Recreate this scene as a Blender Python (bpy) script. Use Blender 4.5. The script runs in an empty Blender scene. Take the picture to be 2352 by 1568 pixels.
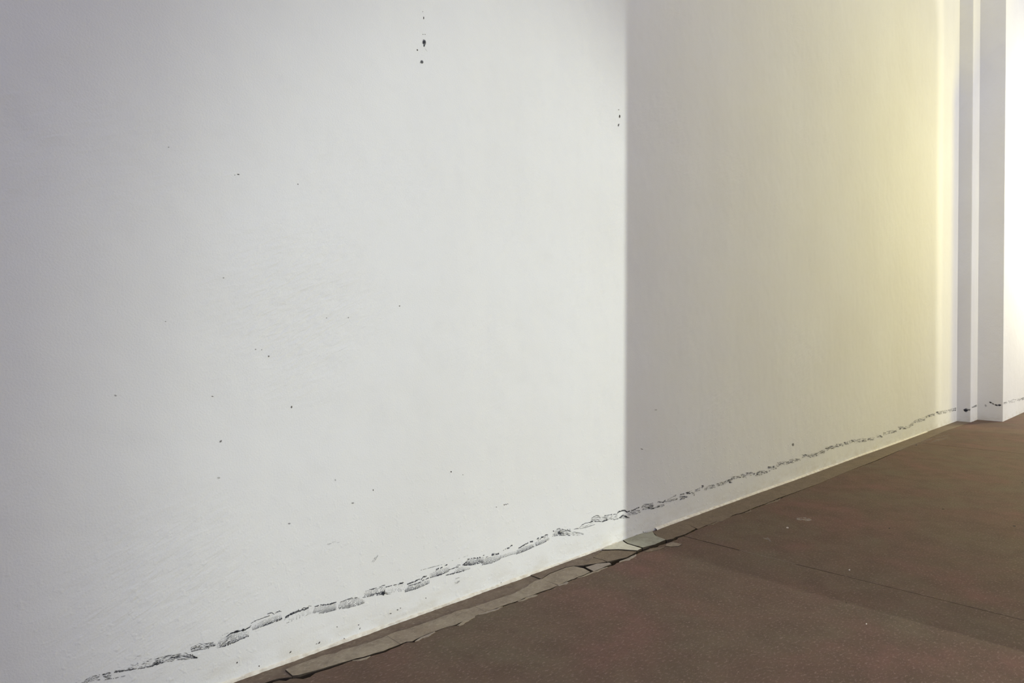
import bpy, bmesh, math, random
from mathutils import Vector, Matrix

# ----------------------------------------------------------------- camera
F_PX, YAW, PITCH, ROLL = 1508.46, 0.799848, 0.0074162, 0.0023142
CAM_D, CAM_H = 2.5008, 1.3              # distance to the long wall, height above the floor
scene = bpy.context.scene
COL = scene.collection
_F = Vector((math.cos(YAW) * math.cos(PITCH), math.sin(YAW) * math.cos(PITCH), -math.sin(PITCH)))
_R = Vector((math.sin(YAW), -math.cos(YAW), 0))
_U = _R.cross(_F)
R_ = math.cos(ROLL) * _R + math.sin(ROLL) * _U
U_ = -math.sin(ROLL) * _R + math.cos(ROLL) * _U
CAM = Vector((0, -CAM_D, CAM_H))
cam_data = bpy.data.cameras.new('camera')
cam_data.sensor_width = 36
cam_data.lens = F_PX / 2352 * 36
cam = bpy.data.objects.new('camera', cam_data)
M3 = Matrix((R_, U_, -_F)).transposed()
cam.matrix_world = Matrix.Translation(CAM) @ M3.to_4x4()
COL.objects.link(cam)
scene.camera = cam

# ----------------------------------------------------------------- world, lamps, exposure
world = bpy.data.worlds.new('world')
scene.world = world
world.use_nodes = True
bg = world.node_tree.nodes['Background']
bg.inputs[0].default_value = (0.765, 0.785, 1.0, 1)
bg.inputs[1].default_value = 0.71

def lamp(name, loc, power, color, radius, aim=None, cone=0, blend=1.0, tall=1.0):
    l = bpy.data.lights.new(name, 'SPOT' if aim else 'POINT')
    l.energy = power; l.color = color; l.shadow_soft_size = radius
    o = bpy.data.objects.new(name, l); COL.objects.link(o); o.location = loc
    if aim:
        l.spot_size = cone; l.spot_blend = blend
        o.rotation_euler = (Vector(aim) - Vector(loc)).to_track_quat('-Z', 'Y').to_euler()
        o.scale = (1.0, tall, 1.0)
    return o
# a floodlight in the room on the camera's side of the partition
lamp('white_lamp', (3.36, -6.3, 1.25), 745, (0.94, 1.0, 0.91), 0.035, (2.58, 0.0, 0.92), math.radians(42), 0.66, 1.31)
lamp('corridor_lamp', (11.2, -5.4, 4.0), 470, (1.0, 0.86, 0.10), 0.12)       # middle bay
lamp('passage_lamp', (12.1, -5.6, 3.4), 540, (1.0, 0.96, 0.76), 0.16)        # last bay, beyond the second partition
lamp('far_lamp', (14.8, -1.3, 4.0), 480, (1.0, 0.94, 0.62), 0.08)

scene.view_settings.view_transform = 'Standard'
scene.view_settings.look = 'None'
scene.view_settings.gamma = 1
scene.view_settings.use_curve_mapping = False
scene.view_settings.exposure = 0.0
scene.cycles.max_bounces = 6
scene.cycles.diffuse_bounces = 3

# ----------------------------------------------------------------- helpers
def ray(px, py):
    return _F + R_ * ((px - 1176) / F_PX) - U_ * ((py - 784) / F_PX)
def on_y(px, py, y):                       # surveyed photo point -> point on a wall plane y = const
    r = ray(px, py); t = (y + CAM_D) / r.y
    return CAM + r * t
def on_x(px, py, x):
    r = ray(px, py); return CAM + r * (x / r.x)
def on_floor(px, py, z=0.0):
    r = ray(px, py); t = (z - CAM_H) / r.z
    return CAM + r * t

def link(name, me, mat, parent=None, kind=None, smooth=False):
    o = bpy.data.objects.new(name, me)
    COL.objects.link(o)
    if mat: me.materials.append(mat)
    if parent: o.parent = parent
    if kind: o['kind'] = kind
    if smooth:
        for p in me.polygons: p.use_smooth = True
    return o
def mesh(name, verts, faces):
    me = bpy.data.meshes.new(name)
    me.from_pydata([tuple(v) for v in verts], [], faces)
    me.update()
    return me
def box_mesh(name, a, b, bevel=0.0, seg=2):
    bm = bmesh.new()
    bmesh.ops.create_cube(bm, size=1)
    for v in bm.verts:
        v.co = Vector([(a[i] + b[i]) / 2 + v.co[i] * (b[i] - a[i]) for i in range(3)])
    if bevel:
        bmesh.ops.bevel(bm, geom=[e for e in bm.edges], offset=bevel, segments=seg, profile=0.5, affect='EDGES')
    me = bpy.data.meshes.new(name); bm.to_mesh(me); bm.free()
    return me

# ----------------------------------------------------------------- materials
def nmat(name):
    m = bpy.data.materials.new(name); m.use_nodes = True
    nt = m.node_tree
    return m, nt, nt.nodes['Principled BSDF']
def N(nt, kind, **kw):
    n = nt.nodes.new(kind)
    for k, v in kw.items():
        if k in n.inputs.keys() if isinstance(k, str) else False: n.inputs[k].default_value = v
        else: setattr(n, k, v)
    return n
def noise(nt, vec, scale, detail=4, rough=0.55, dist=0.0):
    n = nt.nodes.new('ShaderNodeTexNoise')
    n.inputs['Scale'].default_value = scale; n.inputs['Detail'].default_value = detail
    n.inputs['Roughness'].default_value = rough; n.inputs['Distortion'].default_value = dist
    nt.links.new(vec, n.inputs['Vector'])
    return n.outputs['Fac']
def ramp(nt, fac, stops):
    r = nt.nodes.new('ShaderNodeValToRGB')
    els = r.color_ramp.elements
    while len(els) < len(stops): els.new(0.5)
    for e, (p, c) in zip(els, stops):
        e.position = p
        e.color = (c, c, c, 1) if not hasattr(c, '__len__') else (*c, 1)
    nt.links.new(fac, r.inputs[0])
    return r.outputs[0]
def math_(nt, op, a, b=None, c=None):
    n = nt.nodes.new('ShaderNodeMath'); n.operation = op
    for i, x in enumerate((a, b, c)):
        if x is None: continue
        if isinstance(x, (int, float)): n.inputs[i].default_value = x
        else: nt.links.new(x, n.inputs[i])
    return n.outputs[0]
def mix(nt, fac, a, b, blend='MIX'):
    n = nt.nodes.new('ShaderNodeMix'); n.data_type = 'RGBA'; n.blend_type = blend
    for s, x in ((0, fac), (6, a), (7, b)):
        if hasattr(x, 'is_linked'): nt.links.new(x, n.inputs[s])
        elif isinstance(x, (int, float)): n.inputs[s].default_value = x
        else: n.inputs[s].default_value = (*x, 1)
    return n.outputs[2]
def mapping(nt, vec, rot=(0, 0, 0), scale=(1, 1, 1), loc=(0, 0, 0)):
    n = nt.nodes.new('ShaderNodeMapping')
    n.inputs['Rotation'].default_value = rot; n.inputs['Scale'].default_value = scale; n.inputs['Location'].default_value = loc
    nt.links.new(vec, n.inputs['Vector'])
    return n.outputs[0]
def geo_pos(nt):
    return nt.nodes.new('ShaderNodeNewGeometry').outputs['Position']

def plaster_material():
    m, nt, b = nmat('painted_plaster')
    P = geo_pos(nt)
    big = noise(nt, P, 0.9, 4, 0.5)
    fine = noise(nt, P, 9, 4, 0.6)
    streak = noise(nt, mapping(nt, P, scale=(2.4, 1, 0.22)), 1.6, 4, 0.55)
    c = mix(nt, ramp(nt, big, [(0.35, 0.0), (0.65, 1.0)]), (0.835, 0.835, 0.835), (0.805, 0.80, 0.79))
    c = mix(nt, ramp(nt, streak, [(0.40, 0.0), (0.72, 0.28)]), c, (0.865, 0.86, 0.835))
    c = mix(nt, ramp(nt, fine, [(0.52, 0.0), (0.75, 0.3)]), c, (0.77, 0.765, 0.75))
    # splash dirt on the lowest hand-width of the wall
    sep = nt.nodes.new('ShaderNodeSeparateXYZ'); nt.links.new(P, sep.inputs[0])
    low = nt.nodes.new('ShaderNodeMapRange')
    low.inputs[1].default_value = 0.13; low.inputs[2].default_value = 0.0
    low.inputs[3].default_value = 0.0; low.inputs[4].default_value = 1.0
    nt.links.new(sep.outputs[2], low.inputs[0])
    dirtn = ramp(nt, noise(nt, mapping(nt, P, scale=(1, 1, 2.5)), 7, 5, 0.65), [(0.42, 0.0), (0.68, 0.55)])
    c = mix(nt, math_(nt, 'MULTIPLY', low.outputs[0], dirtn), c, (0.62, 0.57, 0.48))
    nt.links.new(c, b.inputs['Base Color'])
    b.inputs['Roughness'].default_value = 0.9
    b.inputs['Specular IOR Level'].default_value = 0.1
    # relief: fine roller grain, patches of trowel strokes, small lumps near the floor
    grain = noise(nt, P, 150, 1, 0.6)
    st1 = noise(nt, mapping(nt, mapping(nt, P, rot=(0, 0.62, 0)), scale=(0.24, 1, 1)), 60, 2, 0.55, 0.5)
    st2 = noise(nt, mapping(nt, mapping(nt, P, rot=(0, 0.42, 0)), scale=(0.30, 1, 1)), 38, 1, 0.55, 0.5)
    patch = ramp(nt, noise(nt, mapping(nt, P, loc=(0.3, 0, 0.1)), 1.3, 1, 0.5), [(0.50, 0.08), (0.66, 1.0)])
    def near(c, r):
        d = nt.nodes.new('ShaderNodeVectorMath'); d.operation = 'DISTANCE'
        nt.links.new(P, d.inputs[0]); d.inputs[1].default_value = c
        return ramp(nt, math_(nt, 'DIVIDE', d.outputs['Value'], r), [(0.25, 1.0), (1.0, 0.0)])
    trowel = math_(nt, 'ADD', near((1.25, 0, 1.42), 0.55), math_(nt, 'MULTIPLY', near((0.75, 0, 0.42), 0.5), 0.8))
    patch = math_(nt, 'MAXIMUM', math_(nt, 'MULTIPLY', patch, 0.35), trowel)
    lump = ramp(nt, noise(nt, P, 26, 2, 0.6), [(0.58, 0.0), (0.72, 1.0)])
    lowm = nt.nodes.new('ShaderNodeMapRange')
    lowm.inputs[1].default_value = 0.8; lowm.inputs[2].default_value = 0.05
    lowm.inputs[3].default_value = 0.12; lowm.inputs[4].default_value = 1.0
    nt.links.new(sep.outputs[2], lowm.inputs[0])
    h = math_(nt, 'MULTIPLY', grain, 0.20)
    h = math_(nt, 'ADD', h, math_(nt, 'MULTIPLY', math_(nt, 'MULTIPLY', math_(nt, 'ADD', st1, st2), patch), 1.3))
    h = math_(nt, 'ADD', h, math_(nt, 'MULTIPLY', math_(nt, 'MULTIPLY', lump, lowm.outputs[0]), 0.42))
    h = math_(nt, 'ADD', h, math_(nt, 'MULTIPLY', noise(nt, P, 7, 1, 0.5), 1.2))
    bp = nt.nodes.new('ShaderNodeBump')
    bp.inputs['Strength'].default_value = 0.55; bp.inputs['Distance'].default_value = 0.006
    nt.links.new(h, bp.inputs['Height']); nt.links.new(bp.outputs[0], b.inputs['Normal'])
    return m

def concrete_material(name, stops, stain, fleck, bump=0.002, scale=1.0, rough=0.62):
    m, nt, b = nmat(name)
    P = geo_pos(nt)
    big = noise(nt, P, 1.5 * scale, 5, 0.6, 0.4)
    c = ramp(nt, big, stops)
    mid = noise(nt, mapping(nt, P, loc=(3.1, 7.7, 0)), 5.5 * scale, 5, 0.65, 0.3)
    c = mix(nt, ramp(nt, mid, [(0.42, 0.0), (0.66, 0.6)]), c, stain)
    fl = noise(nt, mapping(nt, P, rot=(0, 0, 0.5), scale=(1, 2.0, 1)), 48, 4, 0.75)
    c = mix(nt, ramp(nt, fl, [(0.54, 0.0), (0.74, 0.85)]), c, fleck)
    dk = noise(nt, mapping(nt, P, loc=(1.7, 0.4, 0)), 55, 3, 0.7)
    c = mix(nt, ramp(nt, dk, [(0.60, 0.0), (0.80, 0.6)]), c, tuple(x * 0.5 for x in stain))
    nt.links.new(c, b.inputs['Base Color'])
    b.inputs['Roughness'].default_value = rough
    b.inputs['Specular IOR Level'].default_value = 0.12
    h = math_(nt, 'ADD', math_(nt, 'MULTIPLY', noise(nt, P, 60, 2, 0.65), 0.5), math_(nt, 'MULTIPLY', noise(nt, P, 9, 1, 0.5), 1.0))
    bp = nt.nodes.new('ShaderNodeBump')
    bp.inputs['Strength'].default_value = 0.5; bp.inputs['Distance'].default_value = bump
    nt.links.new(h, bp.inputs['Height']); nt.links.new(bp.outputs[0], b.inputs['Normal'])
    return m

def ink_material(name, color):
    m, nt, b = nmat(name)
    out = nt.nodes['Material Output']
    b.inputs['Base Color'].default_value = (*color, 1)
    b.inputs['Roughness'].default_value = 0.7
    b.inputs['Specular IOR Level'].default_value = 0.2
    at = nt.nodes.new('ShaderNodeAttribute'); at.attribute_name = 'ink'
    tr = nt.nodes.new('ShaderNodeBsdfTransparent')
    mx = nt.nodes.new('ShaderNodeMixShader')
    nt.links.new(at.outputs['Fac'], mx.inputs[0])
    nt.links.new(tr.outputs[0], mx.inputs[1]); nt.links.new(b.outputs[0], mx.inputs[2])
    nt.links.new(mx.outputs[0], out.inputs['Surface'])
    return m

PLASTER = plaster_material()
RIM, _nt, _b = nmat('rough_plaster_edge')
_P = geo_pos(_nt)
_nt.links.new(mix(_nt, ramp(_nt, noise(_nt, _P, 22, 4, 0.65), [(0.4, 0.0), (0.66, 1.0)]), (0.80, 0.76, 0.67), (0.62, 0.55, 0.45)), _b.inputs['Base Color'])
_b.inputs['Roughness'].default_value = 0.85
SLAB = concrete_material('brown_concrete', [(0.32, (0.158, 0.088, 0.070)), (0.48, (0.135, 0.088, 0.064)), (0.66, (0.130, 0.100, 0.068))],
                         (0.098, 0.066, 0.048), (0.29, 0.20, 0.165), rough=0.8)
STRIP_DARK = concrete_material('dirt_filled_channel', [(0.3, (0.145, 0.10, 0.075)), (0.7, (0.205, 0.16, 0.115))], (0.105, 0.075, 0.055), (0.30, 0.25, 0.2), scale=3)
STRIP_TAN = concrete_material('tan_mortar', [(0.3, (0.25, 0.195, 0.14)), (0.7, (0.32, 0.27, 0.20))], (0.17, 0.135, 0.10), (0.42, 0.37, 0.3), scale=3)
STRIP_OLIVE = concrete_material('olive_mortar', [(0.3, (0.165, 0.122, 0.082)), (0.7, (0.20, 0.152, 0.104))], (0.125, 0.09, 0.062), (0.33, 0.28, 0.21), scale=2.5)
PATCH_GREY = concrete_material('grey_green_mortar', [(0.3, (0.31, 0.30, 0.22)), (0.7, (0.38, 0.37, 0.29))], (0.26, 0.24, 0.18), (0.45, 0.43, 0.35), scale=4)
PATCH_CREAM = concrete_material('cream_mortar', [(0.3, (0.58, 0.55, 0.42)), (0.7, (0.66, 0.63, 0.51))], (0.5, 0.46, 0.36), (0.72, 0.7, 0.6), scale=4)
PATCH_PALE = concrete_material('pale_mortar', [(0.3, (0.27, 0.22, 0.175)), (0.7, (0.34, 0.29, 0.24))], (0.22, 0.18, 0.14), (0.42, 0.37, 0.31), scale=4)
SUBBASE = concrete_material('dirt_under_slabs', [(0.3, (0.055, 0.042, 0.032)), (0.7, (0.078, 0.062, 0.047))], (0.045, 0.034, 0.026), (0.09, 0.075, 0.06))
INK = ink_material('dark_scuff', (0.035, 0.038, 0.050))
SPOT = ink_material('brown_spot', (0.075, 0.060, 0.052))
PALE = ink_material('pale_scrape', (0.44, 0.36, 0.30))

# ----------------------------------------------------------------- the long wall, pilaster step and far wall
X0, X1 = 12.092, 12.54                     # where the wall ends and the two steps begin
Y1, Y2 = -0.181, -0.511
wall = link('wall_left', box_mesh('wall_left', (-7, 0, -0.05), (X0 + 0.3, 0.3, 6.9)), PLASTER, kind='structure')
step = link('trim_1', box_mesh('trim_1', (X0, Y1, -0.05), (X1 + 0.3, 0.3, 6.9), 0.012), PLASTER, kind='structure')
far = link('wall_far', box_mesh('wall_far', (X1, Y2, -0.05), (19, 0.3, 9.5), 0.006), PLASTER, kind='structure')
# partitions between the bays, on the camera's right, outside the frame: their ends cast the upright shadow edges
PART_END = -3.0
part = link('wall_right', box_mesh('wall_right', (3.40, -11, -0.05), (3.62, PART_END, 6.9), 0.004), PLASTER, kind='structure')
part2 = link('wall_right_far', box_mesh('wall_right_far', (11.42, -11, -0.05), (11.60, -3.2, 4.4), 0.004), PLASTER, kind='structure')

# rough plaster edge where the wall meets the floor
def rim_mesh(x_a, x_b, step_, fn, seed):
    rnd = random.Random(seed)
    vs, fs = [], []
    n = int((x_b - x_a) / step_)
    for i in range(n + 1):
        x = x_a + (x_b - x_a) * i / n
        top, out, jz = fn(x, rnd)
        vs += [(x, 0.004, top + 0.004), (x, -0.0015, top), (x, -out * 0.75, top * (0.45 + 0.1 * jz)), (x, -out, 0.002 + 0.004 * abs(jz)), (x, -out, -0.03)]
    for i in range(n):
        a, b = i * 5, i * 5 + 5
        for k in range(4): fs.append((a + k, a + k + 1, b + k + 1, b + k))
    return mesh('plaster_edge', vs, fs)
def wob(x, f, p): return math.sin(x * f + p) * math.sin(x * f * 0.37 + p * 2.1) * 0.6 + math.sin(x * f * 2.3 + p * 1.7) * 0.4
def fn_rough(x, r):
    w = 0.5 + 0.5 * wob(x, 9, 1)
    return 0.004 + 0.006 * w + 0.0015 * wob(x, 70, 2) + r.uniform(-0.001, 0.001), 0.005 + 0.005 * w + 0.0018 * wob(x, 55, 4) + r.uniform(-0.0008, 0.0008), wob(x, 90, 3)
def fn_smooth(x, r):
    return 0.012 + 0.002 * math.sin(x * 5) + r.uniform(-0.001, 0.001), 0.016 + 0.003 * math.sin(x * 2.3) + r.uniform(-0.0015, 0.0015), r.uniform(-0.3, 0.3)
link('plaster_edge', rim_mesh(-0.2, 3.36, 0.012, fn_rough, 3), RIM, wall, smooth=True)
link('plaster_edge', rim_mesh(3.78, 10.4, 0.02, fn_smooth, 4), RIM, wall, smooth=True)

# ----------------------------------------------------------------- floor
floor = link('floor', box_mesh('floor', (-9, -12, -0.20), (20, 0.05, -0.06)), SUBBASE, kind='structure')

def prism(name, pts, z_top, z_bot, mat, parent, tilt=None, seed=0):
    """polygon (list of xy) -> solid piece with its own top, sides and slightly uneven height"""
    rnd = random.Random(seed)
    bm = bmesh.new()
    zt = []
    for p in pts:
        z = z_top + (tilt[0] * (p[0] - pts[0][0]) + tilt[1] * (p[1] - pts[0][1]) if tilt else 0)
        zt.append(z)
    top = [bm.verts.new((p[0], p[1], z)) for p, z in zip(pts, zt)]
    bot = [bm.verts.new((p[0], p[1], z_bot)) for p in pts]
    n = len(pts)
    f = bm.faces.new(top); sides = []
    for i in range(n):
        j = (i + 1) % n
        sides.append(bm.faces.new((top[i], bot[i], bot[j], top[j])))
    for q in sides: q.material_index = 1          # crack faces are packed with dirt
    bmesh.ops.recalc_face_normals(bm, faces=bm.faces[:])
    if f.normal.z < 0: bmesh.ops.reverse_faces(bm, faces=bm.faces[:])
    bmesh.ops.triangulate(bm, faces=[f])
    me = bpy.data.meshes.new(name); bm.to_mesh(me); bm.free()
    o = link(name, me, mat, parent); me.materials.append(SUBBASE)
    return o

def fl(pts, z=0.0):
    return [(lambda q: (q.x, q.y))(on_floor(px, py, z)) for px, py in pts]
def densify(pts, stepm, jit, seed, keep=True):
    rnd = random.Random(seed); out = []
    for i in range(len(pts) - 1):
        (xa, ya), (xb, yb) = pts[i][:2], pts[i + 1][:2]
        L = math.hypot(xb - xa, yb - ya); n = max(1, int(L / stepm))
        for k in range(n):
            t = k / n
            j = 0 if k == 0 else jit
            out.append((xa + (xb - xa) * t + rnd.uniform(-j, j), ya + (yb - ya) * t + rnd.uniform(-j, j)))
    out.append(tuple(pts[-1][:2]))
    return out

# line of the crack between mortar strip and slabs
C_PX = [(634, 1556), (685, 1550), (719, 1541), (753, 1531), (804, 1516), (847, 1504), (881, 1494), (906, 1484), (933, 1473), (947, 1472), (966, 1462.5),
        (985, 1454), (1002, 1448), (1019, 1441.5), (1048, 1433.5), (1070, 1423), (1096, 1412), (1121, 1403), (1160, 1388.5), (1187, 1380), (1233, 1361.5),
        (1262, 1352), (1281, 1344), (1306, 1333.5), (1359, 1312.5), (1403, 1297), (1423, 1288), (1440, 1281), (1466, 1267.5), (1488, 1258), (1505, 1254),
        (1530, 1243.5), (1549, 1239), (1554, 1234.5), (1561, 1233), (1574, 1229), (1600, 1216), (1626, 1205), (1660, 1192), (1688, 1181), (1707, 1176.5), (1732, 1165.5),
        (1758, 1156.5), (1790, 1143), (1809, 1136.5), (1879, 1111), (1940, 1085), (2010, 1058), (2040, 1045), (2110, 1016), (2170, 990)]
# opening of the crack (metres) along the same points
GAP = [0.030, 0.026, 0.024, 0.018, 0.008, 0.011, 0.009, 0.007, 0.006, 0.009, 0.004,
       0.005, 0.004, 0.003, 0.007, 0.003, 0.002, 0.004, 0.008, 0.006, 0.0075,
       0.006, 0.003, 0.006, 0.006, 0.010, 0.004, 0.008, 0.009, 0.011, 0.010,
       0.011, 0.009, 0.008, 0.005, 0.0015, 0.0008, 0.006, 0.001, 0.007, 0.007, 0.008,
       0.006, 0.010, 0.005, 0.003, 0.0008, 0.007, 0.005, 0.0008, 0.0008]
GAP = [g * 1.55 if g > 0.0035 else g for g in GAP]
GAP[:4] = [0.034, 0.034, 0.030, 0.022]
C = fl(C_PX)
C = [(-7.0, C[0][1])] + [(0.3, C[0][1] + 0.0)] + C + [(12.3, -0.185)]
G = [0.034, 0.034] + GAP + [0.001]
def dens_gap(C, G, stepm, jit, seed):
    rnd = random.Random(seed); a, b = [], []
    for i in range(len(C) - 1):
        L = math.dist(C[i], C[i + 1]); n = max(1, int(L / stepm)) if L < 4 else 2
        for k in range(n):
            t = k / n
            x = C[i][0] + (C[i + 1][0] - C[i][0]) * t; y = C[i][1] + (C[i + 1][1] - C[i][1]) * t
            g = G[i] + (G[i + 1] - G[i]) * t
            y += rnd.uniform(-jit, jit) if k else 0
            a.append((x, y)); b.append((x + rnd.uniform(-jit, jit) * 0.4, y - g * rnd.uniform(0.65, 1.25)))
    a.append(C[-1]); b.append((C[-1][0], C[-1][1] - G[-1]))
    return a, b
CR_A, CR_B = dens_gap(C, G, 0.02, 0.0022, 11)        # strip side, slab side

# slabs: wide brown concrete bays separated by narrow joints square to the wall
JX1, JX2 = 3.79, 9.25
def joint_edge(x, sign, y_a, y_b, seed):
    """edge of a slab along a joint, from y_a (wall side) to y_b"""
    rnd = random.Random(seed); pts = []
    y = y_a
    while y > -2.4:
        if x < 5: g = 0.0045 if y > -0.62 else (0.0007 if y > -0.95 else (0.0035 if y > -1.15 else 0.0024))
        else: g = 0.0045
        if rnd.random() < 0.12: g *= 0.4
        pts.append((x + sign * (g + rnd.uniform(-0.0006, 0.0006)) + 0.004 * math.sin(y * 2.2), y))
        y -= 0.02
    pts += [(x + sign * 0.002, -2.6), (x + sign * 0.002, y_b)]
    return pts
def slab(xa, xb, seed):
    top = [p for p in CR_B if xa + 0.004 < p[0] < xb - 0.004]
    ya = top[0][1]; yb = top[-1][1]
    left = joint_edge(xa, +1, ya, -11.9, seed) if xa > -5 else [(xa, ya), (xa, -11.9)]
    right = joint_edge(xb, -1, yb, -11.9, seed + 1) if xb < 12 else [(xb, yb), (xb, -11.9)]
    return prism('slab', top + right + left[::-1], 0.0, -0.065, SLAB, floor, seed=seed)
slab(-7.0, JX1, 21)
slab(JX1, JX2, 23)
slab(JX2, 12.3, 25)
prism('slab', [(12.302, -0.19), (12.302, 0.02), (20, 0.02), (20, -11.9), (12.302, -11.9)], 0.0, -0.065, SLAB, floor)
# cement dust that fills a stretch of the joint
pts_f = [(JX1 + 0.004 * math.sin(y * 2.2), y) for y in [-0.60 - 0.02 * i for i in range(18)]]
ff = [(x - 0.0012, y) for x, y in pts_f] + [(x + 0.0012, y) for x, y in pts_f[::-1]]
prism('joint_filler', ff, 0.0006, -0.065, PATCH_PALE, floor)

# mortar strip along the wall: an inner dirt-dark band and outer lighter pieces
B_PX = [(655, 1538), (697, 1521.6), (739, 1506), (770, 1500), (787, 1492), (838, 1478), (875, 1466), (914, 1449), (945, 1441), (1002, 1421), (1053, 1402),
        (1080, 1396), (1121, 1382), (1155, 1370), (1172, 1366), (1206, 1349), (1228, 1334), (1243, 1329)]
B = fl(B_PX)
Bd = densify(B, 0.02, 0.0025, 5)
strip_end = on_floor(1340, 1319).x
inner_x0, inner_x1 = Bd[0][0], Bd[-1][0]
def clip_x(path, xa, xb):
    def at(x):
        for (x0, y0), (x1, y1) in zip(path, path[1:]):
            if x0 <= x <= x1: return [(x, y0 + (y1 - y0) * (x - x0) / max(1e-9, x1 - x0))]
        return []
    return at(xa) + [p for p in path if xa + 1e-4 < p[0] < xb - 1e-4] + at(xb)
def crack_between(xa, xb): return clip_x(CR_A, xa, xb)
# inner band
prism('mortar_strip', [(inner_x0, 0.02)] + [(inner_x1, 0.02)] + Bd[::-1], -0.004, -0.065, STRIP_DARK, floor, tilt=(0, 0.02))
# far left piece, dark and crumbly
cl = crack_between(-7, inner_x0 - 0.0005)
prism('mortar_strip', [(-7, 0.02), (inner_x0 - 0.0005, 0.02)] + cl[::-1], -0.004, -0.065, STRIP_DARK, floor)
# outer tan pieces
cuts_px = [(640, 1550), (905, 1470), (1107, 1400), (1243, 1345)]
xs = [inner_x0, on_floor(905, 1470).x, on_floor(1107, 1400).x, inner_x1]
for i in range(3):
    xa, xb = xs[i] + 0.0008, xs[i + 1] - 0.0008
    inner = clip_x(Bd, xa, xb)
    outer = crack_between(xa, xb)
    inner = [(x, y - 0.0006) for x, y in inner]
    prism('mortar_piece', inner + outer[::-1], 0.0015 - 0.0006 * i, -0.065, STRIP_TAN, floor, tilt=(0.0, 0.012), seed=i)
# broken stretch by the shadow edge and joint
def piece(px, z, mat, tilt=None, jit=0.0015, seed=1, name='mortar_piece'):
    pts = fl(px); pts.append(pts[0])
    d = densify(pts, 0.025, jit, seed)[:-1]
    return prism(name, d, z, -0.065, mat, floor, tilt=tilt)
x_a, x_b = inner_x1 + 0.001, on_floor(1362, 1312).x
oc = crack_between(x_a, on_floor(1355, 1313).x)
prism('mortar_piece', fl([(1244, 1330), (1262, 1318), (1300, 1303), (1318, 1300), (1341, 1305)], 0) + [oc[-1]] + oc[:-1][::-1], 0.0005, -0.065, STRIP_TAN, floor)
prism('mortar_strip', [(x_a, 0.02)] + [(on_floor(1381, 1262).x, 0.02)] + fl([(1381, 1264), (1362, 1280), (1342, 1297), (1318, 1298), (1299, 1301), (1261, 1316), (1244, 1328)]), -0.002, -0.065, STRIP_DARK, floor)
piece([(1345, 1303), (1364, 1313), (1404, 1296), (1399, 1293), (1372, 1295)], 0.003, PATCH_PALE, seed=2)
piece([(1343, 1297), (1362, 1281), (1384, 1286), (1392, 1290), (1370, 1294)], 0.001, STRIP_OLIVE, seed=3)
piece([(1363, 1279), (1383, 1264), (1420, 1263), (1462, 1266), (1440, 1279), (1412, 1285), (1394, 1289), (1386, 1285)], -0.001, STRIP_OLIVE, seed=4)
piece([(1383, 1263), (1402, 1252), (1430, 1243), (1440, 1250), (1474, 1260), (1464, 1265), (1420, 1262)], 0.004, PATCH_CREAM, seed=5)
piece([(1432, 1242), (1446, 1236), (1468, 1228), (1498, 1222), (1506, 1232), (1529, 1241), (1504, 1252), (1488, 1256), (1476, 1259), (1442, 1249)], 0.006, PATCH_GREY, seed=6)
piece([(1500, 1222), (1520, 1213), (1566, 1196), (1598, 1214), (1573, 1227), (1560, 1231), (1552, 1233), (1546, 1237), (1531, 1240), (1508, 1231)], 0.001, STRIP_OLIVE, seed=7)
# strip from the joint to the pilaster
xe = on_floor(1600, 1214).x
oc = crack_between(xe + 0.004, 12.25)
prism('mortar_strip', [(on_floor(1570, 1196).x, 0.02), (12.25, 0.02)] + oc[::-1] + [(xe, oc[0][1])], 0.0005, -0.065, STRIP_OLIVE, floor)
# bed of dirt under the wall foot around the broken stretch
prism('mortar_strip', [(inner_x1 + 0.0, 0.02), (xe, 0.02), (xe, -0.03), (inner_x1 + 0.0, -0.03)], -0.006, -0.065, STRIP_DARK, floor)
# thin pale skins lying on the slab next to the crack
def skin(px, h, mat, seed, name='mortar_chip'):
    pts = fl(px); pts.append(pts[0])
    d = densify(pts, 0.012, 0.0015, seed)[:-1]
    return prism(name, d, h, -0.001, mat, floor)
skin([(1531, 1250), (1543, 1245.5), (1566, 1250), (1558, 1255), (1540, 1256), (1528, 1254)], 0.003, STRIP_TAN, 3)
skin([(1478, 1266), (1500, 1258.5), (1528, 1256), (1516, 1262), (1486, 1268)], 0.002, STRIP_OLIVE, 4)

# thin cement residue left along the slab edge
for i, (pa, pb, w) in enumerate([((812, 1519), (850, 1507), 0.016), ((952, 1473), (1000, 1452), 0.016), ((1050, 1436), (1092, 1416), 0.018), ((1100, 1412), (1156, 1394), 0.014), ((1192, 1382), (1232, 1366), 0.020),
                                ((1284, 1346), (1304, 1337), 0.018), ((1330, 1328), (1400, 1304), 0.014), ((1425, 1292), (1464, 1274), 0.026), ((1630, 1208), (1684, 1187), 0.020), ((1712, 1178), (1728, 1171), 0.02), ((1762, 1160), (1800, 1146), 0.022)]):
    xa, xb = on_floor(*pa).x, on_floor(*pb).x
    e = clip_x(CR_B, xa, xb)
    if len(e) < 3: continue
    rnd = random.Random(70 + i)
    lo = [(x, y - w * math.sin(math.pi * (0.06 + 0.88 * k / (len(e) - 1))) * rnd.uniform(0.6, 1.2)) for k, (x, y) in enumerate(e)]
    o = prism('mortar_chip', [(x, y + 0.0005) for x, y in e] + lo[::-1], 0.0022, -0.001, [STRIP_TAN, PATCH_PALE][i % 2] if i < 8 else STRIP_OLIVE, floor)
    o.data.materials[1] = STRIP_TAN

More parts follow.
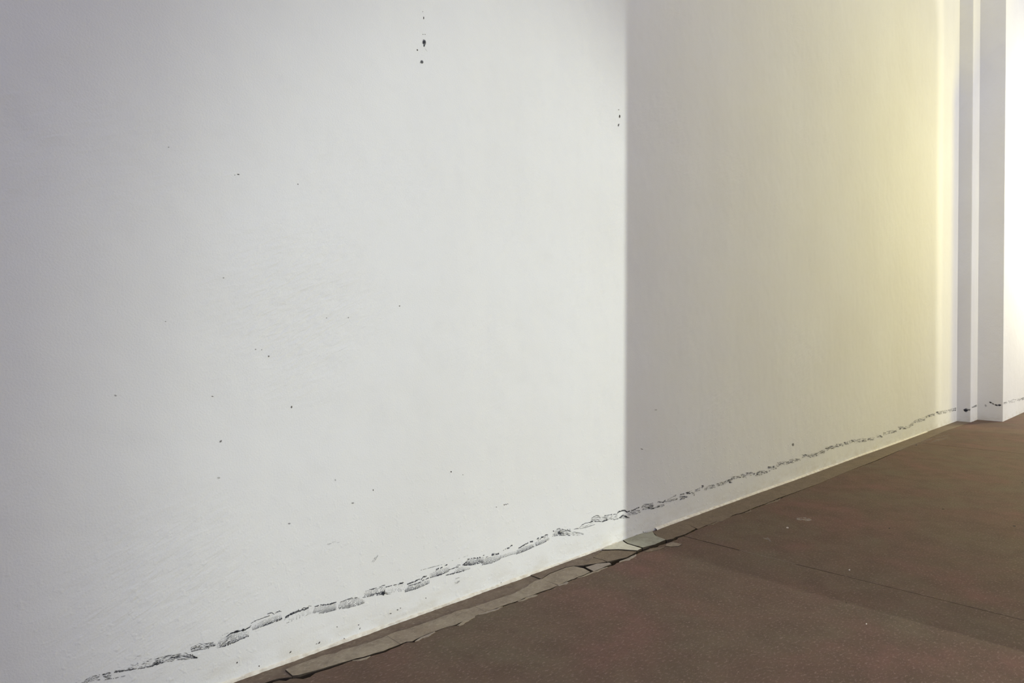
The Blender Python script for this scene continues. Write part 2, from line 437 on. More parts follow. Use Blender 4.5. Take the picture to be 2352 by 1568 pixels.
# ----------------------------------------------------------------- scuffs, spots and scrapes (dirt lying on the surfaces)
class Marks:
    """collects small flat flecks of dirt on one plane, each with its own strength"""
    def __init__(self, plane): self.v, self.f, self.k, self.plane = [], [], [], plane; self.layer = 0
    def pt(self, a, b):                     # plane coordinates -> world
        kind, c = self.plane
        e = 0.0007 + 0.00006 * (self.layer % 12)
        if kind == 'y': return (a, c - e, b)
        if kind == 'x': return (c - e, a, b)
        return (a, b, c + e)
    def poly(self, pts, ink):
        s = len(self.v)
        self.v += [self.pt(*p) for p in pts]
        self.f.append(tuple(range(s, s + len(pts)))); self.k.append(ink); self.layer += 1
    def build(self, name, mat, parent):
        me = mesh(name, self.v, self.f)
        at = me.attributes.new('ink', 'FLOAT', 'FACE')
        for i, x in enumerate(self.k): at.data[i].value = min(1.0, max(0.0, x))
        return link(name, me, mat, parent)
def uv(plane, px, py):
    kind, c = plane
    if kind == 'y': q = on_y(px, py, c); return (q.x, q.z)
    if kind == 'x': q = on_x(px, py, c); return (q.y, q.z)
    q = on_floor(px, py, c); return (q.x, q.y)
WY = ('y', 0.0)
def lerp2(a, b, t): return (a[0] + (b[0] - a[0]) * t, a[1] + (b[1] - a[1]) * t)
def pxscale(plane, px, py):                # metres per photo pixel along and up at that spot
    a = uv(plane, px, py); b = uv(plane, px + 1, py); c = uv(plane, px, py - 1)
    return abs(b[0] - a[0]), abs(c[1] - a[1])

def dots(m, path_top, path_bot, cols, rows, ink, seed, slant=0.9, drop=0.12, size=0.5, hollow=0.0):
    """cloth print: a lattice of little dabs between an upper and a lower line, heavier along the lower one"""
    rnd = random.Random(seed)
    top = [uv(m.plane, *p) for p in path_top]; bot = [uv(m.plane, *p) for p in path_bot]
    def along(path, t):
        f = t * (len(path) - 1); i = min(int(f), len(path) - 2); return lerp2(path[i], path[i + 1], f - i)
    for c in range(cols):
        tc = (c + 0.5) / cols
        a, b = along(top, tc), along(bot, tc)
        a2, b2 = along(top, min(1, tc + 1 / cols)), along(bot, min(1, tc + 1 / cols))
        pw = max(abs(b2[0] - b[0]), 1e-4); ph = abs(a[1] - b[1]) / rows
        colk = rnd.uniform(0.75, 1.1)
        for r in range(rows):
            tr = (r + 0.5) / rows
            if rnd.random() < drop + hollow * (1 - abs(tr - 0.5) * 2): continue
            q = lerp2(b, a, tr)
            heavy = 1.15 - 0.40 * min(1, tr * 1.4)
            w = pw * size * 1.25 * heavy * rnd.uniform(0.8, 1.15); hh = ph * size * 1.25 * heavy * rnd.uniform(0.8, 1.25)
            x = q[0] + rnd.uniform(-0.10, 0.10) * pw; z = q[1] + rnd.uniform(-0.08, 0.08) * ph
            sl = slant * hh * 0.5
            m.poly([(x - w / 2 - sl, z - hh / 2), (x + w / 2 - sl, z - hh / 2), (x + w * 0.45 + sl, z + hh / 2), (x - w * 0.45 + sl, z + hh / 2)],
                   1.25 * ink * colk * heavy * rnd.uniform(0.75, 1.1))
def line(m, path, wpx, ink, seed, gap=0.12, rough=0.5):
    """broken dark stroke; wpx is its thickness in photo pixels"""
    rnd = random.Random(seed)
    P = [uv(m.plane, *p) for p in path]
    sc = [pxscale(m.plane, *p)[1] for p in path]
    for i in range(len(P) - 1):
        L = math.hypot(path[i + 1][0] - path[i][0], path[i + 1][1] - path[i][1])
        n = max(1, int(L / 2.6))
        for k in range(n):
            if rnd.random() < gap: continue
            t0, t1 = k / n, (k + 1.05) / n
            a, b = lerp2(P[i], P[i + 1], t0), lerp2(P[i], P[i + 1], t1)
            w = wpx * (sc[i] + (sc[i + 1] - sc[i]) * t0)
            wa, wb = w * rnd.uniform(1 - rough, 1 + rough), w * rnd.uniform(1 - rough, 1 + rough)
            o = w * rnd.uniform(-0.25, 0.25)
            m.poly([(a[0], a[1] - wa / 2 + o), (b[0], b[1] - wb / 2 + o), (b[0], b[1] + wb / 2 + o), (a[0], a[1] + wa / 2 + o)], ink * rnd.uniform(0.7, 1.1))
def smear(m, path_top, path_bot, n, ink, seed, lenpx=9, thick=1.3):
    """rubbed patch of overlapping faint dashes that follow the stroke"""
    rnd = random.Random(seed)
    top, bot = path_top, path_bot
    def along(path, t):
        f = t * (len(path) - 1); i = min(int(f), len(path) - 2); return lerp2(path[i], path[i + 1], f - i)
    for _ in range(n):
        tc, tr = rnd.random(), rnd.random()
        q = lerp2(along(bot, tc), along(top, tc), tr)
        d = lerp2(along(bot, min(1, tc + 0.15)), along(top, min(1, tc + 0.15)), tr)
        if tc > 0.85:
            d0 = lerp2(along(bot, tc - 0.15), along(top, tc - 0.15), tr); d = (2 * q[0] - d0[0], 2 * q[1] - d0[1])
        L = math.hypot(d[0] - q[0], d[1] - q[1]) or 1
        ux, uy = (d[0] - q[0]) / L, (d[1] - q[1]) / L
        l = lenpx * rnd.uniform(0.35, 1.0) / 2; th = thick * rnd.uniform(0.5, 1.4) / 2
        c = [(q[0] - ux * l, q[1] - uy * l), (q[0], q[1] + th), (q[0] + ux * l, q[1] + uy * l), (q[0] + ux * l * 0.3, q[1] + uy * l * 0.3 - th), (q[0] - ux * l * 0.5, q[1] - uy * l * 0.5 - th)]
        m.poly([uv(m.plane, *p) for p in c[::-1]], ink * rnd.uniform(0.45, 1.1))
def blob(m, px, py, rx, ry, ink, seed, n=9, rot=0.0):
    rnd = random.Random(seed)
    for s, k in ((1.0, 0.55), (0.72, 0.8)):
        pts = []
        for i in range(n):
            a = 2 * math.pi * i / n; r = rnd.uniform(0.68, 1.12) * s
            dx, dy = rx * r * math.cos(a), ry * r * math.sin(a)
            pts.append(uv(m.plane, px + dx * math.cos(rot) - dy * math.sin(rot), py + dx * math.sin(rot) + dy * math.cos(rot)))
        m.poly(pts, ink * k)

def scuff(fn, plane=WY, parent=None, name='scuff_mark', mat=None):
    m = Marks(plane); fn(m); m.build(name, mat or INK, parent or wall)

# --- the line of cloth prints, from the near end to the pilaster
def s(m):
    smear(m, [(196, 1560), (212, 1551), (229, 1547)], [(190, 1572), (212, 1563), (229, 1561)], 70, 0.5, 1)
    smear(m, [(150, 1572), (200, 1563)], [(150, 1580), (205, 1572)], 50, 0.4, 2)
scuff(s)
def s(m):
    smear(m, [(235, 1546), (253, 1543)], [(241, 1562), (254, 1557)], 60, 0.5, 3)
    line(m, [(242, 1560), (262, 1557), (288, 1551)], 2, 0.45, 4); line(m, [(236, 1549), (246, 1546)], 2.5, 0.6, 5)
scuff(s)
def s(m):
    line(m, [(262, 1543), (275, 1541), (300, 1537), (330, 1533), (352, 1528)], 2.6, 0.6, 6, 0.08)
    smear(m, [(262, 1540), (300, 1532), (345, 1520)], [(262, 1545), (300, 1539), (348, 1530)], 80, 0.4, 7)
    line(m, [(300, 1526), (309, 1528), (317, 1523), (312, 1519)], 2, 0.40, 8)
    line(m, [(310, 1514), (314, 1507), (324, 1505), (323, 1515)], 2, 0.22, 9)
    smear(m, [(328, 1512), (350, 1508)], [(328, 1526), (348, 1522)], 25, 0.3, 10)
scuff(s)
def s(m):
    smear(m, [(356, 1513), (393, 1503), (430, 1499), (452, 1509)], [(350, 1529), (380, 1521), (415, 1515), (454, 1511)], 190, 0.55, 11, 12, 1.3)
    smear(m, [(355, 1519), (368, 1514)], [(350, 1530), (370, 1523)], 40, 0.7, 12)
    smear(m, [(390, 1509), (408, 1505)], [(390, 1516), (408, 1511)], 25, 0.6, 13)
    line(m, [(358, 1512), (375, 1507), (394, 1503)], 1.4, 0.5, 14); line(m, [(436, 1502), (446, 1507), (453, 1511)], 4, 0.6, 15)
scuff(s)
def s(m):
    smear(m, [(438, 1487), (458, 1475), (475, 1477), (494, 1477)], [(439, 1497), (462, 1491), (478, 1487), (494, 1483)], 140, 0.5, 16, 8, 1.3)
    line(m, [(438, 1491), (460, 1482)], 1.8, 0.6, 17); line(m, [(472, 1478), (490, 1475)], 1.8, 0.6, 18); line(m, [(440, 1496), (460, 1491), (480, 1488)], 1.6, 0.6, 19, 0.3)
scuff(s)
def s(m):
    dots(m, [(500, 1472), (520, 1460), (540, 1455), (573, 1448)], [(505, 1487), (522, 1481), (545, 1472), (570, 1461)], 24, 7, 0.72, 20, 0.9, 0.1, 0.55)
    smear(m, [(497, 1478), (520, 1464), (536, 1453)], [(500, 1488), (520, 1480), (530, 1475)], 60, 0.42, 21, 8)
    line(m, [(519, 1463), (530, 1454), (545, 1450), (560, 1447), (575, 1439)], 2.4, 0.85, 22, 0.05)
    blob(m, 542, 1450, 8, 3.5, 0.95, 23, rot=-0.5); blob(m, 558, 1446, 5, 3, 0.9, 24, rot=-0.6); line(m, [(507, 1462), (515, 1456), (525, 1453)], 1.3, 0.4, 25, 0.4)
    line(m, [(510, 1485), (530, 1478), (550, 1469), (571, 1460)], 2.2, 0.8, 26, 0.35)
scuff(s)
def s(m):
    dots(m, [(577, 1440), (605, 1423), (646, 1410)], [(580, 1447), (608, 1437), (648, 1423)], 26, 6, 0.75, 27, 0.8, 0.1, 0.55)
    line(m, [(576, 1431), (586, 1425), (605, 1418), (622, 1412)], 1.6, 0.7, 28, 0.05)
    line(m, [(614, 1409), (624, 1406), (630, 1410)], 2.4, 0.55, 29); line(m, [(632, 1408), (640, 1403), (646, 1404)], 2.2, 0.7, 30)
    line(m, [(600, 1438), (648, 1419)], 2.2, 0.8, 31, 0.3); line(m, [(571, 1437), (577, 1436)], 2, 0.35, 32)
scuff(s)
def s(m):
    line(m, [(655, 1417), (664, 1412), (672, 1408), (685, 1403), (700, 1399), (709, 1394)], 3.2, 0.85, 33, 0.0)
    smear(m, [(660, 1411), (685, 1400)], [(660, 1416), (685, 1405)], 25, 0.6, 34)
    line(m, [(684, 1404), (686, 1399)], 2.6, 0.8, 35); line(m, [(693, 1399), (697, 1395), (703, 1396)], 1.8, 0.7, 36); line(m, [(706, 1395), (709, 1391), (715, 1391)], 1.6, 0.5, 37)
    dots(m, [(660, 1418), (690, 1405), (716, 1396)], [(657, 1432), (690, 1419), (716, 1408)], 18, 5, 0.35, 38, 0.6, 0.4, 0.5)
    line(m, [(653, 1424), (656, 1418), (663, 1416)], 1.5, 0.6, 39, 0.2)
scuff(s)
def s(m):
    dots(m, [(723, 1393), (748, 1388), (773, 1384)], [(717, 1408), (745, 1408), (773, 1400)], 22, 7, 0.72, 40, 1.0, 0.07, 0.56)
    line(m, [(722, 1393), (735, 1389), (748, 1388), (760, 1386), (772, 1382)], 2.2, 0.85, 41, 0.1, 0.7)
scuff(s)
def s(m):
    dots(m, [(777, 1384), (800, 1376), (826, 1372), (838, 1380)], [(776, 1399), (800, 1396), (826, 1389), (838, 1384)], 25, 7, 0.72, 42, 1.0, 0.1, 0.56)
    line(m, [(779, 1383), (800, 1375), (822, 1371)], 1.6, 0.7, 43, 0.25); line(m, [(805, 1373), (812, 1371), (820, 1371)], 2.4, 0.6, 44, 0.3)
scuff(s)
def s(m):
    dots(m, [(839, 1356), (860, 1352), (884, 1346)], [(832, 1373), (858, 1368), (886, 1364)], 21, 6, 0.66, 45, 0.9, 0.2, 0.54, 0.15)
    line(m, [(848, 1354), (862, 1350), (876, 1347)], 1.8, 0.7, 46, 0.3); line(m, [(850, 1366), (872, 1361)], 3, 0.45, 47, 0.1)
    blob(m, 880, 1362, 5, 6, 0.95, 48); line(m, [(877, 1366), (884, 1354)], 3, 0.8, 49); line(m, [(884, 1354), (886, 1345)], 1.8, 0.5, 50); line(m, [(875, 1346), (884, 1343)], 2, 0.5, 51)
    smear(m, [(866, 1361), (884, 1357)], [(866, 1367), (896, 1364)], 30, 0.5, 52)
scuff(s)
def s(m):
    line(m, [(886, 1348), (900, 1344), (925, 1339)], 1.6, 0.75, 53, 0.15); line(m, [(917, 1339), (927, 1338)], 2.6, 0.75, 54, 0.2)
    dots(m, [(890, 1349), (930, 1340)], [(890, 1362), (930, 1357)], 15, 5, 0.32, 55, 0.3, 0.45, 0.5)
    for i, x in enumerate((900, 906, 908, 917, 921)): line(m, [(x, 1359), (x + 1, 1350 + i)], 1.0, 0.4, 56 + i, 0.1)
scuff(s)
def s(m):
    dots(m, [(937, 1344), (960, 1337), (988, 1331)], [(929, 1360), (955, 1353), (986, 1339)], 24, 6, 0.75, 60, 0.4, 0.05, 0.58)
    line(m, [(935, 1341), (945, 1338), (955, 1334)], 2.6, 0.85, 61, 0.1); line(m, [(954, 1333), (964, 1329)], 2.8, 0.8, 62, 0.1); line(m, [(966, 1331), (972, 1325), (980, 1323)], 3.4, 0.7, 63, 0.1)
    line(m, [(938, 1345), (952, 1341), (966, 1336)], 1.6, 0.8, 64, 0.0); line(m, [(930, 1358), (932, 1352)], 2.4, 0.9, 65); line(m, [(966, 1334), (990, 1325)], 2.2, 0.6, 66, 0.3)
scuff(s)
def s(m):
    dots(m, [(986, 1318), (1005, 1308), (1032, 1301)], [(988, 1327), (1008, 1322), (1032, 1312)], 24, 6, 0.66, 67, 0.8, 0.08, 0.56)
    line(m, [(1001, 1309), (1008, 1305), (1016, 1302)], 3.2, 0.75, 68, 0.1); line(m, [(1021, 1299), (1027, 1296)], 2.2, 0.75, 69, 0.1)
    line(m, [(966, 1309), (985, 1304), (1015, 1296)], 1.2, 0.5, 70, 0.25); line(m, [(1035, 1288), (1058, 1281), (1080, 1274)], 1.1, 0.35, 71, 0.4)
    line(m, [(1000, 1322), (1015, 1318), (1020, 1315)], 2.2, 0.7, 72, 0.2)
scuff(s)
def s(m):
    line(m, [(1030, 1308), (1044, 1304), (1058, 1298)], 1.8, 0.7, 73, 0.15); line(m, [(1024, 1320), (1030, 1319), (1045, 1316), (1068, 1309)], 2.4, 0.7, 74, 0.3)
    dots(m, [(1048, 1302), (1065, 1301), (1082, 1303)], [(1042, 1316), (1060, 1312), (1080, 1306)], 18, 6, 0.6, 75, 0.7, 0.12, 0.55)
    line(m, [(1047, 1301), (1051, 1297), (1057, 1297)], 1.6, 0.5, 76)
scuff(s)
def s(m):
    dots(m, [(1066, 1293), (1075, 1284), (1112, 1278)], [(1064, 1299), (1080, 1298), (1112, 1292)], 24, 7, 0.8, 77, 0.8, 0.04, 0.64)
    line(m, [(1073, 1284), (1090, 1281), (1103, 1280)], 2.0, 0.8, 78, 0.2); line(m, [(1098, 1279), (1112, 1274)], 2.2, 0.7, 79, 0.4); line(m, [(1062, 1298), (1074, 1288)], 2.4, 0.7, 80, 0.1)
scuff(s)
def s(m):
    dots(m, [(1113, 1281), (1130, 1278), (1150, 1274)], [(1106, 1298), (1130, 1293), (1150, 1284)], 24, 7, 0.6, 81, 0.5, 0.1, 0.58)
    line(m, [(1126, 1276), (1135, 1272), (1146, 1271)], 4, 0.75, 82, 0.15, 0.6); line(m, [(1116, 1279), (1126, 1276)], 1.8, 0.7, 83, 0.4); line(m, [(1148, 1282), (1150, 1276)], 2.4, 0.7, 84)
scuff(s)
def s(m):
    dots(m, [(1150, 1275), (1165, 1269), (1186, 1264)], [(1150, 1282), (1168, 1276), (1186, 1271)], 18, 4, 0.5, 85, 0.5, 0.12, 0.55)
    line(m, [(1155, 1264), (1162, 1260)], 1.8, 0.6, 86, 0.2); line(m, [(1164, 1259), (1170, 1258)], 3, 0.85, 87); line(m, [(1171, 1256), (1174, 1252), (1182, 1251)], 2.0, 0.75, 88, 0.15); line(m, [(1187, 1251), (1191, 1250)], 2, 0.5, 89)
scuff(s)
def s(m):
    dots(m, [(1186, 1264), (1205, 1254), (1227, 1248)], [(1185, 1273), (1207, 1265), (1228, 1255)], 24, 6, 0.72, 90, 0.6, 0.04, 0.6)
    line(m, [(1188, 1261), (1198, 1254), (1213, 1246)], 2.2, 0.8, 91, 0.1); line(m, [(1217, 1244), (1224, 1243)], 2.6, 0.85, 92, 0.0)
scuff(s)
def s(m):
    dots(m, [(1228, 1245), (1245, 1239), (1262, 1233)], [(1230, 1254), (1248, 1247), (1261, 1239)], 20, 6, 0.72, 93, -0.3, 0.06, 0.6)
    line(m, [(1232, 1238), (1240, 1234), (1246, 1233)], 2.4, 0.8, 94, 0.1); line(m, [(1246, 1234), (1252, 1228), (1258, 1227)], 2.4, 0.75, 95, 0.15)
    smear(m, [(1236, 1237), (1258, 1228)], [(1236, 1241), (1258, 1233)], 25, 0.5, 96, 5)
scuff(s)
def s(m):
    dots(m, [(1271, 1220), (1283, 1215), (1296, 1217)], [(1268, 1232), (1283, 1230), (1296, 1230)], 13, 7, 0.55, 97, 0.5, 0.1, 0.58)
    smear(m, [(1285, 1216), (1310, 1219), (1340, 1224)], [(1285, 1229), (1308, 1230), (1338, 1229)], 110, 0.42, 98, 9, 1.0)
    blob(m, 1285, 1224, 5, 4, 0.6, 99); line(m, [(1281, 1222), (1287, 1219), (1291, 1224)], 1.8, 0.7, 100); blob(m, 1271, 1219, 1.6, 1.6, 0.9, 101)
    line(m, [(1275, 1217), (1284, 1213), (1298, 1217), (1310, 1219)], 1.8, 0.7, 102, 0.15); line(m, [(1302, 1216), (1315, 1215), (1331, 1213)], 1.8, 0.6, 103, 0.35)
scuff(s)
def s(m):
    line(m, [(1336, 1205), (1345, 1201), (1356, 1199)], 1.4, 0.75, 104, 0.05); line(m, [(1331, 1214), (1345, 1211), (1366, 1204)], 1.1, 0.5, 105, 0.1)
    smear(m, [(1338, 1207), (1364, 1200)], [(1335, 1213), (1362, 1206)], 20, 0.18, 106); line(m, [(1330, 1213), (1336, 1206)], 1.3, 0.5, 107)
scuff(s)
def s(m):
    smear(m, [(1356, 1194), (1372, 1183), (1384, 1186), (1394, 1188)], [(1356, 1199), (1375, 1197), (1388, 1197), (1396, 1195)], 100, 0.42, 108, 7, 1.1)
    line(m, [(1358, 1190), (1368, 1184), (1378, 1183)], 1.6, 0.65, 109, 0.15); line(m, [(1356, 1198), (1364, 1195)], 3, 0.75, 110); line(m, [(1365, 1197), (1385, 1197), (1394, 1193)], 2, 0.65, 111, 0.2)
scuff(s)
def s(m):
    line(m, [(1388, 1184), (1400, 1182), (1414, 1180)], 1.5, 0.7, 112, 0.1)
    smear(m, [(1388, 1185), (1418, 1182)], [(1392, 1195), (1420, 1192)], 50, 0.28, 113, 8, 1.0); line(m, [(1402, 1191), (1412, 1193), (1420, 1191)], 1.4, 0.6, 114, 0.2)
scuff(s)
def s(m):
    line(m, [(1418, 1176), (1426, 1173), (1434, 1172), (1440, 1175)], 2.6, 0.8, 115, 0.05); line(m, [(1414, 1182), (1420, 1177)], 1.5, 0.5, 116)
    smear(m, [(1423, 1187), (1432, 1181), (1446, 1188)], [(1423, 1190), (1434, 1189), (1446, 1189)], 60, 0.5, 117, 8)
scuff(s)
def s(m):
    line(m, [(1438, 1176), (1452, 1172), (1460, 1168), (1468, 1165)], 2.2, 0.75, 118, 0.05)
    smear(m, [(1441, 1178), (1455, 1173), (1469, 1170)], [(1443, 1186), (1458, 1181), (1470, 1177)], 65, 0.28, 119, 9)
scuff(s)
def s(m):
    smear(m, [(1473, 1162), (1485, 1157), (1502, 1158)], [(1474, 1172), (1488, 1169), (1502, 1168)], 90, 0.30, 120, 9)
    smear(m, [(1488, 1162), (1502, 1160)], [(1490, 1170), (1502, 1168)], 25, 0.45, 121); line(m, [(1478, 1158), (1490, 1157), (1500, 1155)], 1.4, 0.5, 122)
scuff(s)
def s(m):
    line(m, [(1507, 1155), (1514, 1152), (1522, 1153), (1528, 1149)], 3, 0.7, 123, 0.08); smear(m, [(1504, 1162), (1525, 1157)], [(1504, 1167), (1525, 1162)], 30, 0.45, 124)
    smear(m, [(1525, 1150), (1556, 1143)], [(1527, 1156), (1556, 1147)], 40, 0.32, 125); line(m, [(1533, 1147), (1545, 1141), (1553, 1136)], 1.3, 0.5, 126, 0.1)
    line(m, [(1547, 1138), (1552, 1136), (1552, 1140), (1547, 1139)], 1.4, 0.5, 127)
scuff(s)
def s(m):
    smear(m, [(1560, 1138), (1579, 1138)], [(1561, 1149), (1578, 1143)], 45, 0.42, 128, 7); line(m, [(1562, 1136), (1572, 1133), (1582, 1131)], 2.4, 0.6, 129, 0.1)
    smear(m, [(1577, 1129), (1588, 1126)], [(1578, 1135), (1590, 1133)], 25, 0.6, 130, 6); smear(m, [(1587, 1130), (1596, 1130)], [(1589, 1135), (1595, 1138)], 16, 0.45, 131, 5)
scuff(s)
# beyond the shadow edge the prints are rubbed and merge into grey patches
RUB = [[(1597, 1124, 1129), (1608, 1120, 1126)], [(1611, 1114, 1121), (1616, 1114, 1119)], [(1618, 1120, 1127), (1630, 1114, 1122), (1642, 1113, 1120)],
       [(1646, 1110, 1117), (1656, 1107, 1114), (1666, 1106, 1113)], [(1665, 1104, 1109), (1675, 1101, 1106), (1682, 1099, 1103)], [(1674, 1106, 1110), (1679, 1105, 1109)],
       [(1680, 1095, 1101), (1698, 1092, 1098)], [(1699, 1091, 1097), (1706, 1087, 1096), (1714, 1092, 1098)], [(1712, 1086, 1092), (1726, 1084, 1092), (1745, 1086, 1093)],
       [(1738, 1084, 1088), (1748, 1080, 1084), (1757, 1077, 1081)], [(1748, 1085, 1090), (1768, 1080, 1084)], [(1764, 1071, 1079), (1784, 1069, 1077)],
       [(1784, 1063, 1072), (1796, 1060, 1068), (1812, 1060, 1066)], [(1810, 1056, 1064), (1825, 1053, 1062), (1838, 1051, 1058)], [(1842, 1044, 1052), (1850, 1043, 1048), (1857, 1044, 1048)],
       [(1857, 1044, 1051), (1868, 1041, 1049), (1880, 1038, 1046)], [(1880, 1036, 1043), (1894, 1032, 1041)], [(1896, 1026, 1035), (1908, 1024, 1033), (1920, 1022, 1029)],
       [(1920, 1020, 1027), (1936, 1018, 1024)], [(1939, 1015, 1021), (1948, 1014, 1021)], [(1951, 1011, 1018), (1966, 1009, 1015)], [(1967, 1010, 1018), (1980, 1006, 1015), (1990, 1007, 1015)],
       [(1992, 1007, 1012), (2010, 1003, 1010)], [(2013, 998, 1004), (2027, 1001, 1005)], [(2029, 992, 1000), (2045, 989, 995), (2060, 987, 993)], [(2063, 980, 986), (2086, 979, 985)],
       [(2087, 977, 984), (2100, 967, 974)], [(2100, 965, 972), (2125, 957, 965)], [(2126, 955, 961), (2147, 949, 956)], [(2150, 945, 950), (2160, 944, 952), (2176, 941, 948)], [(2177, 941, 947), (2196, 936, 943)]]
for i, r in enumerate(RUB):
    def s(m, r=r, i=i):
        L = r[-1][0] - r[0][0]; H = sum(b - a for _, a, b in r) / len(r)
        k = 0.24 if r[0][0] < 1950 else 0.20
        smear(m, [(x, a) for x, a, b in r], [(x, b) for x, a, b in r], int(9 + L * H * 0.24), k, 200 + i, 6, 2.0)
        line(m, [(x, a + (0.5 if i % 2 else 0)) for x, a, b in r], 1.4, k * 0.8, 260 + i, 0.4)
        blob(m, r[0][0] + 2 + L * ((i * 0.37) % 1) * 0.8, (r[0][1] + r[-1][2]) / 2, 3.5, 2.0, k * 0.8, 300 + i)
    scuff(s)
# marks on the two upright steps and on the bright wall beyond
def s(m):
    blob(m, 2219, 942, 5.5, 4.5, 0.95, 400); blob(m, 2215, 941, 3, 2, 0.7, 401); blob(m, 2226, 941, 4, 2.5, 0.5, 402)
scuff(s, ('x', X0), step)
def s(m):
    smear(m, [(2233, 933), (2245, 929)], [(2233, 937), (2245, 934)], 20, 0.35, 403, 6)
scuff(s, ('y', Y1), step)
def s(m):
    blob(m, 2275, 924, 4, 2.4, 0.85, 404, rot=0.4); blob(m, 2281, 927, 4, 2, 0.6, 405, rot=0.5); blob(m, 2288, 930, 6, 2.2, 0.7, 406, rot=0.3); blob(m, 2296, 930, 5, 2.6, 0.85, 407)
    blob(m, 2264, 931, 4, 3, 0.22, 408, rot=0.7)
scuff(s, ('x', X1), far)
def s(m):
    smear(m, [(2306, 924), (2330, 916), (2356, 911)], [(2306, 928), (2330, 923), (2356, 917)], 70, 0.30, 409, 7)
scuff(s, ('y', Y2), far)

# --- spots and chips in the paint
def spots(lst, mat=SPOT, plane=WY, parent=None, name='paint_spot'):
    for i, (x, y, rx, ry, k, rot) in enumerate(lst):
        def s(m): blob(m, x, y, rx, ry, k, int(x * 7 + y), rot=rot)
        scuff(s, plane, parent or wall, name, mat)
spots([(973, 41, 1.6, 4.2, 0.8, 0), (971, 27, 0.9, 1.4, 0.5, 0), (971.5, 79, 1.2, 1.1, 0.8, 0), (976, 79, 1.1, 1.1, 0.8, 0), (958.5, 115, 1.9, 2.4, 0.8, -0.4),
       (1421, 252, 2, 1.2, 0.5, 0), (1423, 267, 2.2, 4.4, 0.85, 0), (1420.5, 287, 1.9, 4.6, 0.6, 0.3),
       (547, 400.5, 3.6, 1.3, 0.95, 0.1), (539.5, 402, 1.3, 1.2, 0.7, 0), (684, 423, 1.8, 1.4, 0.8, 0), (387, 338, 2.2, 1.8, 0.3, 0),
       (617, 818, 2.2, 2.8, 0.6, 0.4), (917.6, 702.5, 2.2, 2, 0.5, 0), (750, 730, 1.6, 1.8, 0.35, 0), (800, 729, 1.6, 1.8, 0.35, 0), (587, 802, 2, 1.8, 0.35, 0), (601, 803, 1.4, 1.4, 0.4, 0), (513, 638, 2.4, 1.8, 0.35, 0),
       (669.5, 934.5, 2.4, 3.6, 0.7, 0.2), (507, 1013, 2.6, 4.4, 0.55, 0.8), (488, 910, 3, 1.3, 0.6, 0.2), (857, 1125, 1.4, 2.6, 0.75, 0), (770, 1102, 2.5, 3.5, 0.2, 0), (810, 1155, 4, 2.4, 0.35, 0), (664, 1202, 4.5, 2.2, 0.35, 0), (502, 1097, 5, 3, 0.2, 0),
       (1036, 1083, 2.4, 1.8, 0.85, 0), (1063, 1090, 1.2, 1.1, 0.6, 0), (1140, 1164, 1.4, 1.2, 0.7, 0), (1158, 1159, 1.6, 1.6, 0.8, 0), (1162, 1158, 1.8, 1.4, 0.8, 0), (1166, 1157, 1.4, 1.1, 0.7, 0),
       (1821, 1021, 3.5, 5, 0.45, 0.2), (1474, 1031, 4, 1.3, 0.5, 0.25), (1506, 941, 4, 2, 0.18, 0), (380, 738, 2.2, 1.6, 0.35, 0), (265, 908, 4, 2.4, 0.3, 0.3),
       (733, 1475.5, 1.6, 4.2, 0.9, 0.6), (727, 1478, 3.0, 1.0, 0.6, -0.3), (667, 1497, 1.6, 4.2, 0.7, 0.8), (544.5, 1521, 1.7, 3.2, 0.8, 0.5), (595, 1529, 1.8, 2.0, 0.85, 0), (774, 1439, 1.4, 1.6, 0.85, 0),
       (823.5, 1434.5, 2.4, 1.2, 0.8, -0.4), (826.5, 1443, 1.3, 3.4, 0.6, 0.5), (791, 1467, 2.4, 2.4, 0.7, -0.3), (897, 1408.5, 3, 1.4, 0.6, -0.2), (913, 1400, 2.8, 1.8, 0.55, 0), (920, 1396, 2, 1.4, 0.6, 0), (978, 1373, 1.6, 1.5, 0.7, 0),
       (1310, 1290, 1.8, 2.0, 0.6, 0), (1151, 1337, 1.4, 1.4, 0.5, 0), (1372, 1262, 2.0, 1.2, 0.6, 0), (1150, 1340, 3, 1.5, 0.4, -0.3)])
def s(m):
    blob(m, 974, 97, 4.6, 7.2, 0.95, 500); blob(m, 974, 105, 2.2, 3.4, 0.85, 501); line(m, [(975, 109), (977, 113), (981, 118)], 0.8, 0.45, 502, 0.1)
scuff(s, name='paint_spot', mat=INK)
def s(m): blob(m, 969, 142.5, 5.2, 4.8, 0.62, 503)
scuff(s, name='paint_spot', mat=INK)
def s(m): smear(m, [(853, 1289), (868, 1272)], [(857, 1292), (870, 1276)], 26, 0.3, 504, 8)
scuff(s)
def s(m): line(m, [(752, 1222), (750, 1228), (750, 1238), (749, 1246)], 1.2, 0.35, 505, 0.3); smear(m, [(752, 1248), (776, 1240)], [(750, 1252), (778, 1246)], 14, 0.2, 506)
scuff(s)
def s(m): line(m, [(1046, 1329), (1055, 1326)], 1.6, 0.3, 507); smear(m, [(1044, 1336), (1056, 1333)], [(1045, 1341), (1054, 1337)], 16, 0.25, 508)
scuff(s)
# broken dark grit at the wall foot by the shadow edge
def s(m):
    smear(m, [(1428, 1243), (1450, 1234), (1470, 1227)], [(1430, 1247), (1450, 1242), (1468, 1234)], 70, 0.6, 509, 5, 2.2)
    blob(m, 1463, 1232, 6, 4.5, 0.75, 510); blob(m, 1445, 1238, 5, 3, 0.6, 511, rot=-0.4)
    line(m, [(1474, 1219), (1480, 1224)], 1.8, 0.6, 512); line(m, [(1476, 1230), (1483, 1221)], 1.4, 0.5, 513); blob(m, 1525, 1214, 3, 2, 0.5, 514)
scuff(s, mat=SPOT)

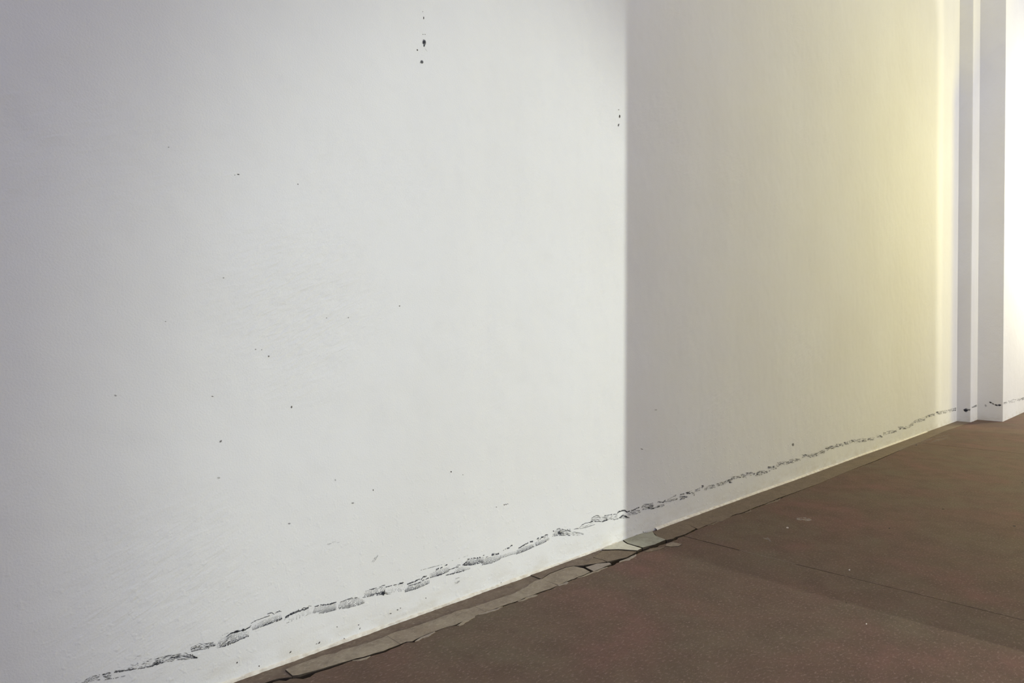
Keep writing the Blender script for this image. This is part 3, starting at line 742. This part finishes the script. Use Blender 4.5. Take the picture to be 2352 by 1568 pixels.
# --- pale scrapes and dark pits on the floor, loose flecks of paint
FZ = ('z', 0.0)
def s(m): smear(m, [(1830, 1190), (1848, 1188), (1862, 1192)], [(1834, 1194), (1850, 1197), (1860, 1196)], 40, 0.45, 600, 12, 2.2)
scuff(s, FZ, floor, 'scrape_mark', PALE)
def s(m): smear(m, [(1753, 1234), (1764, 1235), (1769, 1241)], [(1757, 1240), (1765, 1242), (1770, 1243)], 26, 0.28, 601, 10, 2.2)
scuff(s, FZ, floor, 'scrape_mark', PALE)
def s(m): smear(m, [(2060, 1030), (2120, 1010), (2180, 996)], [(2060, 1036), (2125, 1020), (2190, 1004)], 60, 0.14, 602, 26, 2)
scuff(s, FZ, floor, 'scrape_mark', PALE)
spots([(2043, 1213, 2.2, 1.6, 0.85, 0), (2330, 1208, 5, 2, 0.5, 0.1), (2105, 1022, 3.2, 1.6, 0.6, 0), (2166, 1169, 4, 1.6, 0.4, 0), (1944, 1384, 3, 1.6, 0.35, 0), (2348, 1108, 2, 1.4, 0.7, 0)], SPOT, FZ, floor, 'dark_pit')

CHIP, _nt, _b = nmat('white_paint_flake')
_nt.links.new(mix(_nt, noise(_nt, geo_pos(_nt), 300, 2), (0.58, 0.52, 0.45), (0.44, 0.38, 0.33)), _b.inputs['Base Color'])
_b.inputs['Roughness'].default_value = 0.7
def flake(px, py, rx, ry, label, seed):
    rnd = random.Random(seed); c = on_floor(px, py)
    pts = []
    for i in range(8):
        a = 2 * math.pi * i / 8; r = rnd.uniform(0.65, 1.1)
        q = on_floor(px + rx * r * math.cos(a), py + ry * r * math.sin(a)); pts.append((q.x - c.x, q.y - c.y))
    bm = bmesh.new()
    top = [bm.verts.new((x * 0.85, y * 0.85, 0.0026 + rnd.uniform(0, 0.0012))) for x, y in pts]
    bot = [bm.verts.new((x, y, 0.0002)) for x, y in pts]
    bm.faces.new(top); bm.faces.new(bot[::-1])
    for i in range(8): bm.faces.new((top[i], bot[i], bot[(i + 1) % 8], top[(i + 1) % 8]))
    bmesh.ops.recalc_face_normals(bm, faces=bm.faces[:])
    me = bpy.data.meshes.new('paint_flake'); bm.to_mesh(me); bm.free()
    o = link('paint_flake', me, CHIP); o.location = (c.x, c.y, 0)
    o['label'] = label; o['category'] = 'paint flake'; o['group'] = 'loose paint flakes on the floor'
flake(1951, 1309, 2.6, 1.5, 'tiny white paint flake on brown floor just beyond the long joint line', 1)
flake(1808.5, 1212, 3.0, 1.5, 'small pale paint flake on brown floor beside the elongated pale scrape', 2)
flake(1990, 1433, 2.0, 1.2, 'tiny white paint flake on brown floor nearer the viewer than the joint', 3)
